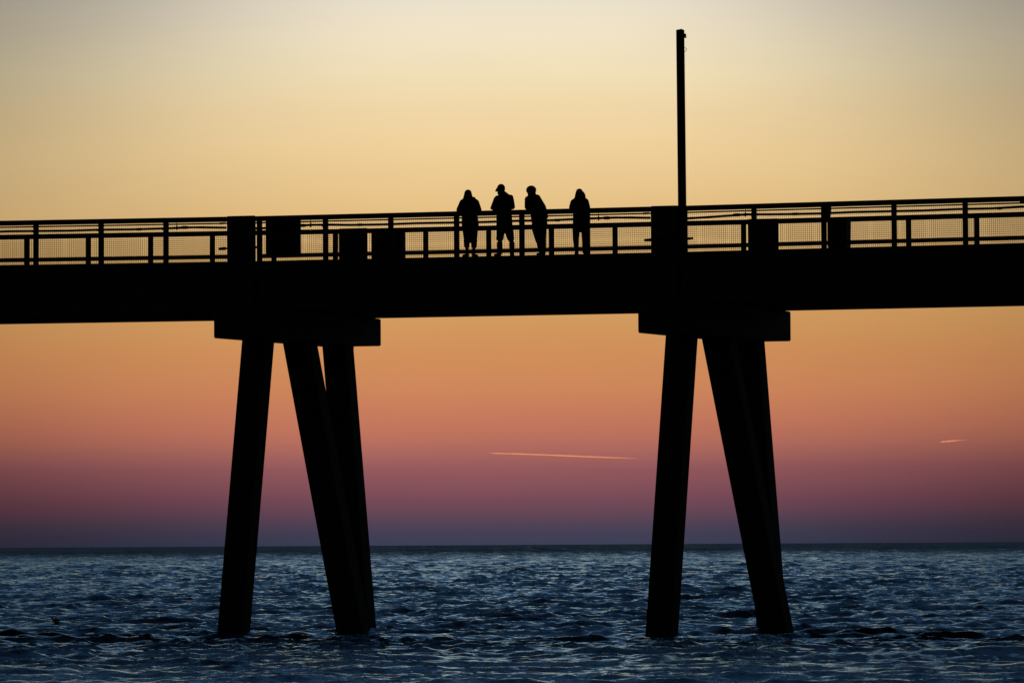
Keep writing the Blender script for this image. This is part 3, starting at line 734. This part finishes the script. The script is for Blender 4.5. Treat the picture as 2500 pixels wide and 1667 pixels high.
c3 = [('jacket', [((-0.345, -0.06, 1.42), (0.085, 0.10), (-0.13, -0.02, 1.455), (0.09, 0.10)), ((-0.225, -0.03, 1.38), (0.175, 0.14), (-0.10, 0.03, 1.08), (0.185, 0.15)), ((-0.10, 0.03, 1.08), (0.185, 0.15), (-0.058, 0.05, 0.80), (0.190, 0.15)),
                  ((-0.35, -0.06, 1.42), 0.078, (-0.368, -0.24, 1.225), 0.064), ((-0.368, -0.24, 1.225), 0.062, (-0.29, -0.35, RT + 0.06), 0.048),
                  ((-0.125, -0.02, 1.45), 0.085, (0.02, -0.13, 1.22), 0.075), ((0.02, -0.13, 1.22), 0.073, (-0.08, -0.33, RT + 0.07), 0.05), ((0.02, -0.05, 1.20), 0.08, (0.062, 0.02, 1.00), 0.085),
                  ((-0.262, -0.11, 1.56), 0.092, (-0.235, -0.04, 1.47), 0.115), ((-0.22, -0.06, 1.52), 0.05, (-0.11, -0.02, 1.48), 0.05)], 'black', 0.012),
      ('trousers', [((-0.065, 0.05, 0.88), (0.182, 0.14), (-0.07, 0.05, 0.74), (0.178, 0.14)),
                    ((-0.145, 0.05, 0.70), (0.11, 0.11), (-0.075, 0.03, 0.40), (0.090, 0.09)), ((-0.065, 0.03, 0.42), (0.088, 0.09), (-0.028, 0.09, 0.12), (0.062, 0.08)),
                    ((-0.01, 0.05, 0.74), (0.11, 0.11), (0.015, 0.04, 0.42), (0.078, 0.09)), ((0.015, 0.04, 0.42), (0.078, 0.09), (0.030, 0.09, 0.12), (0.06, 0.08))], 'denim', 0.012),
      ('shoe', shoe((-0.03, 0.10, 0.09), (-0.112, -0.09, 0.03)), 'shoe', 0.008), ('shoe', shoe((0.035, 0.10, 0.09), (0.03, -0.13, 0.03)), 'shoe', 0.008),
      ('hair', [((-0.27, -0.13, 1.655), (0.098, 0.105), (-0.268, -0.12, 1.63), (0.104, 0.10)), ((-0.262, -0.10, 1.62), (0.10, 0.09), (-0.25, -0.08, 1.57), (0.088, 0.08))] +
               [((-0.27 + 0.07 * math.cos(an), -0.13 + 0.03 * math.sin(5 * an), 1.66 + 0.06 * math.sin(an)), 0.03, (-0.27 + 0.118 * math.cos(an + 0.2), -0.13, 1.655 + 0.108 * math.sin(an + 0.2)), 0.006) for an in np.linspace(-0.5, 3.7, 15)], 'hair', 0.007)]
person(1323.8, 600, 0.48, 'person with tousled short hair leaning sideways onto the rail, legs together', b3, c3)

# 4: shoulder-length hair, blue top, wide trousers
b4 = []
head(b4, (-0.026, -0.10, 1.545), (0.1, -1))
b4 += [((-0.026, -0.06, 1.46), 0.048, (-0.02, 0.0, 1.38), 0.055),
       ((-0.17, -0.02, 1.34), 0.06, (0.13, -0.02, 1.36), 0.06), ((-0.02, 0, 1.30), (0.14, 0.10), (0.0, 0.02, 1.0), (0.13, 0.10)), ((0.0, 0.02, 1.0), (0.13, 0.10), (0.01, 0.02, 0.85), (0.15, 0.11)),
       ((-0.19, -0.02, 1.34), 0.046, (-0.245, -0.15, 1.185), 0.040), ((-0.245, -0.15, 1.185), 0.040, (-0.09, -0.37, RT + 0.05), 0.030),
       ((0.15, -0.02, 1.35), 0.046, (0.19, -0.15, 1.185), 0.040), ((0.19, -0.15, 1.185), 0.040, (0.05, -0.37, RT + 0.06), 0.030)]
hand(b4, (-0.09, -0.37, RT + 0.045), (0.8, -0.3, -0.08), -1); hand(b4, (0.05, -0.37, RT + 0.06), (-0.8, -0.25, 0.0), 1)
b4 += leg((-0.09, 0.02, 0.84), (-0.115, -0.01, 0.46), (-0.105, 0.03, 0.09)) + leg((0.10, 0.02, 0.84), (0.12, -0.01, 0.46), (0.13, 0.03, 0.09))
b4 += foot((-0.105, 0.03, 0.09), (-0.125, -0.18, 0.03)) + foot((0.13, 0.03, 0.09), (0.15, -0.18, 0.03))
c4 = [('top', [((-0.15, -0.02, 1.335), (0.082, 0.09), (0.10, -0.02, 1.35), (0.085, 0.09)), ((-0.025, 0.0, 1.30), (0.18, 0.13), (0.0, 0.02, 1.05), (0.185, 0.14)), ((0.0, 0.02, 1.05), (0.185, 0.14), (0.012, 0.02, 0.80), (0.205, 0.15)),
               ((-0.18, -0.02, 1.325), 0.07, (-0.225, -0.15, 1.19), 0.062), ((-0.225, -0.15, 1.19), 0.06, (-0.12, -0.33, RT + 0.055), 0.046),
               ((0.13, -0.02, 1.345), 0.07, (0.172, -0.15, 1.19), 0.062), ((0.172, -0.15, 1.19), 0.06, (0.08, -0.33, RT + 0.06), 0.046)], 'blue', 0.012),
      ('trousers', [((0.01, 0.02, 0.86), (0.20, 0.14), (0.01, 0.02, 0.72), (0.205, 0.14)),
                    ((-0.115, 0.02, 0.74), (0.09, 0.11), (-0.122, 0.0, 0.42), (0.070, 0.085)), ((-0.122, 0.0, 0.42), (0.070, 0.085), (-0.108, 0.03, 0.12), (0.046, 0.075)),
                    ((0.118, 0.02, 0.74), (0.10, 0.11), (0.125, 0.0, 0.42), (0.090, 0.095)), ((0.125, 0.0, 0.42), (0.090, 0.095), (0.128, 0.03, 0.10), (0.082, 0.09))], 'black', 0.012),
      ('shoe', shoe((-0.105, 0.03, 0.09), (-0.125, -0.18, 0.03)), 'shoe', 0.008), ('shoe', shoe((0.13, 0.03, 0.09), (0.15, -0.18, 0.03)), 'shoe', 0.008),
      ('hair', [((-0.03, -0.06, 1.585), (0.080, 0.10), (-0.026, -0.05, 1.50), (0.112, 0.09)), ((-0.022, -0.04, 1.50), (0.114, 0.09), (-0.008, -0.02, 1.39), (0.116, 0.08)), ((-0.11, -0.05, 1.46), 0.025, (-0.155, -0.06, 1.425), 0.007),
                ((0.06, -0.05, 1.56), 0.03, (0.112, -0.05, 1.50), 0.008), ((0.08, -0.05, 1.50), 0.03, (0.118, -0.05, 1.45), 0.008)], 'hair', 0.007)]
person(1418, 600, 0.48, 'person with shoulder-length hair in a blue top and wide trousers, rightmost of the four', b4, c4)

# ------------------------------------------------------------------ seabird on the water
g = px_ground(143, 1516, 0.02)
bird = sculpt('seabird', [((0, 0, 0.035), (0.07, 0.055), (0.03, 0, 0.05), (0.075, 0.06)), ((0.06, 0, 0.045), 0.04, (0.17, 0, 0.06), 0.012), ((-0.06, 0, 0.06), 0.03, (-0.075, 0, 0.10), 0.026), ((-0.08, 0, 0.11), 0.03, (-0.085, 0, 0.112), 0.028)], 'feather', 0.007)
sco = np.empty(len(sea_me.vertices) * 3, dtype=np.float32); sea_me.vertices.foreach_get('co', sco); sco = sco.reshape(-1, 3)
# set it on the wave crest nearest to where it floats in the photograph
az_ = np.arctan2(sco[:, 0], sco[:, 1]) - math.atan2(g.x, g.y); rr_ = np.hypot(sco[:, 0], sco[:, 1])
strip = sco[(np.abs(az_) < 0.0008) & (rr_ > 120) & (rr_ < 230)]
strip = strip[np.argsort(np.hypot(strip[:, 0], strip[:, 1]))]
el_ = (strip[:, 2] - CAM_Z) / np.hypot(strip[:, 0], strip[:, 1])
open_ = el_ >= np.maximum.accumulate(el_) - 1e-7
want = -CAM_Z / math.hypot(g.x, g.y)
crest = strip[open_][np.argmin(np.abs(el_[open_] - want))]
bird.location = (float(crest[0]), float(crest[1]), float(crest[2]) + 0.005); bird.rotation_euler = (0, 0, 0.1)
tag(bird, 'small seabird resting on the water at the far left', 'bird')
sculpt('beak', [((-0.105, 0, 0.108), 0.008, (-0.135, 0, 0.102), 0.004)], 'beak', 0.003, bird)

# ------------------------------------------------------------------ contrails, high over the sea and still in the sun
vmat = bpy.data.materials.new('ice_crystal_vapour'); vmat.use_nodes = True
t = vmat.node_tree; t.nodes.clear()
out = t.nodes.new('ShaderNodeOutputMaterial'); sc_ = t.nodes.new('ShaderNodeVolumeScatter')
sc_.inputs['Color'].default_value = (1, 1, 1, 1); sc_.inputs['Anisotropy'].default_value = 0.60; sc_.inputs['Density'].default_value = 0.11
t.links.new(sc_.outputs[0], out.inputs['Volume'])
def contrail(pix, rads, label):
    DIST = 40000.0
    P = []
    for x, y in pix:
        d = fwd + CR * ((x - 1250) / FPX) + CU * ((833.5 - y) / FPX)
        P.append(d * (DIST / d.y) + Vector((0, 0, CAM_Z)))
    base = P[0].copy()
    bm = NB(); tube(bm, [p - base for p in P], rads, 8)
    o = obj('contrail', bm, vmat, None, base, smooth=True)
    tag(o, label, 'contrail', 'sunlit contrails low in the sky')
contrail([(1192, 1105.5), (1204, 1106), (1260, 1107.5), (1320, 1109.5), (1380, 1112), (1440, 1114.5), (1490, 1116.5), (1535, 1118), (1566, 1119.4)], [0.5, 3.0, 4.0, 4.0, 4.4, 4.2, 3.6, 2.2, 0.4], 'long thin orange contrail between the two sets of piles')
contrail([(2293, 1079), (2302, 1078), (2318, 1076.6), (2336, 1075.2), (2362, 1074)], [0.4, 4.2, 5.0, 3.2, 0.5], 'short bright orange contrail at the right of the sky')
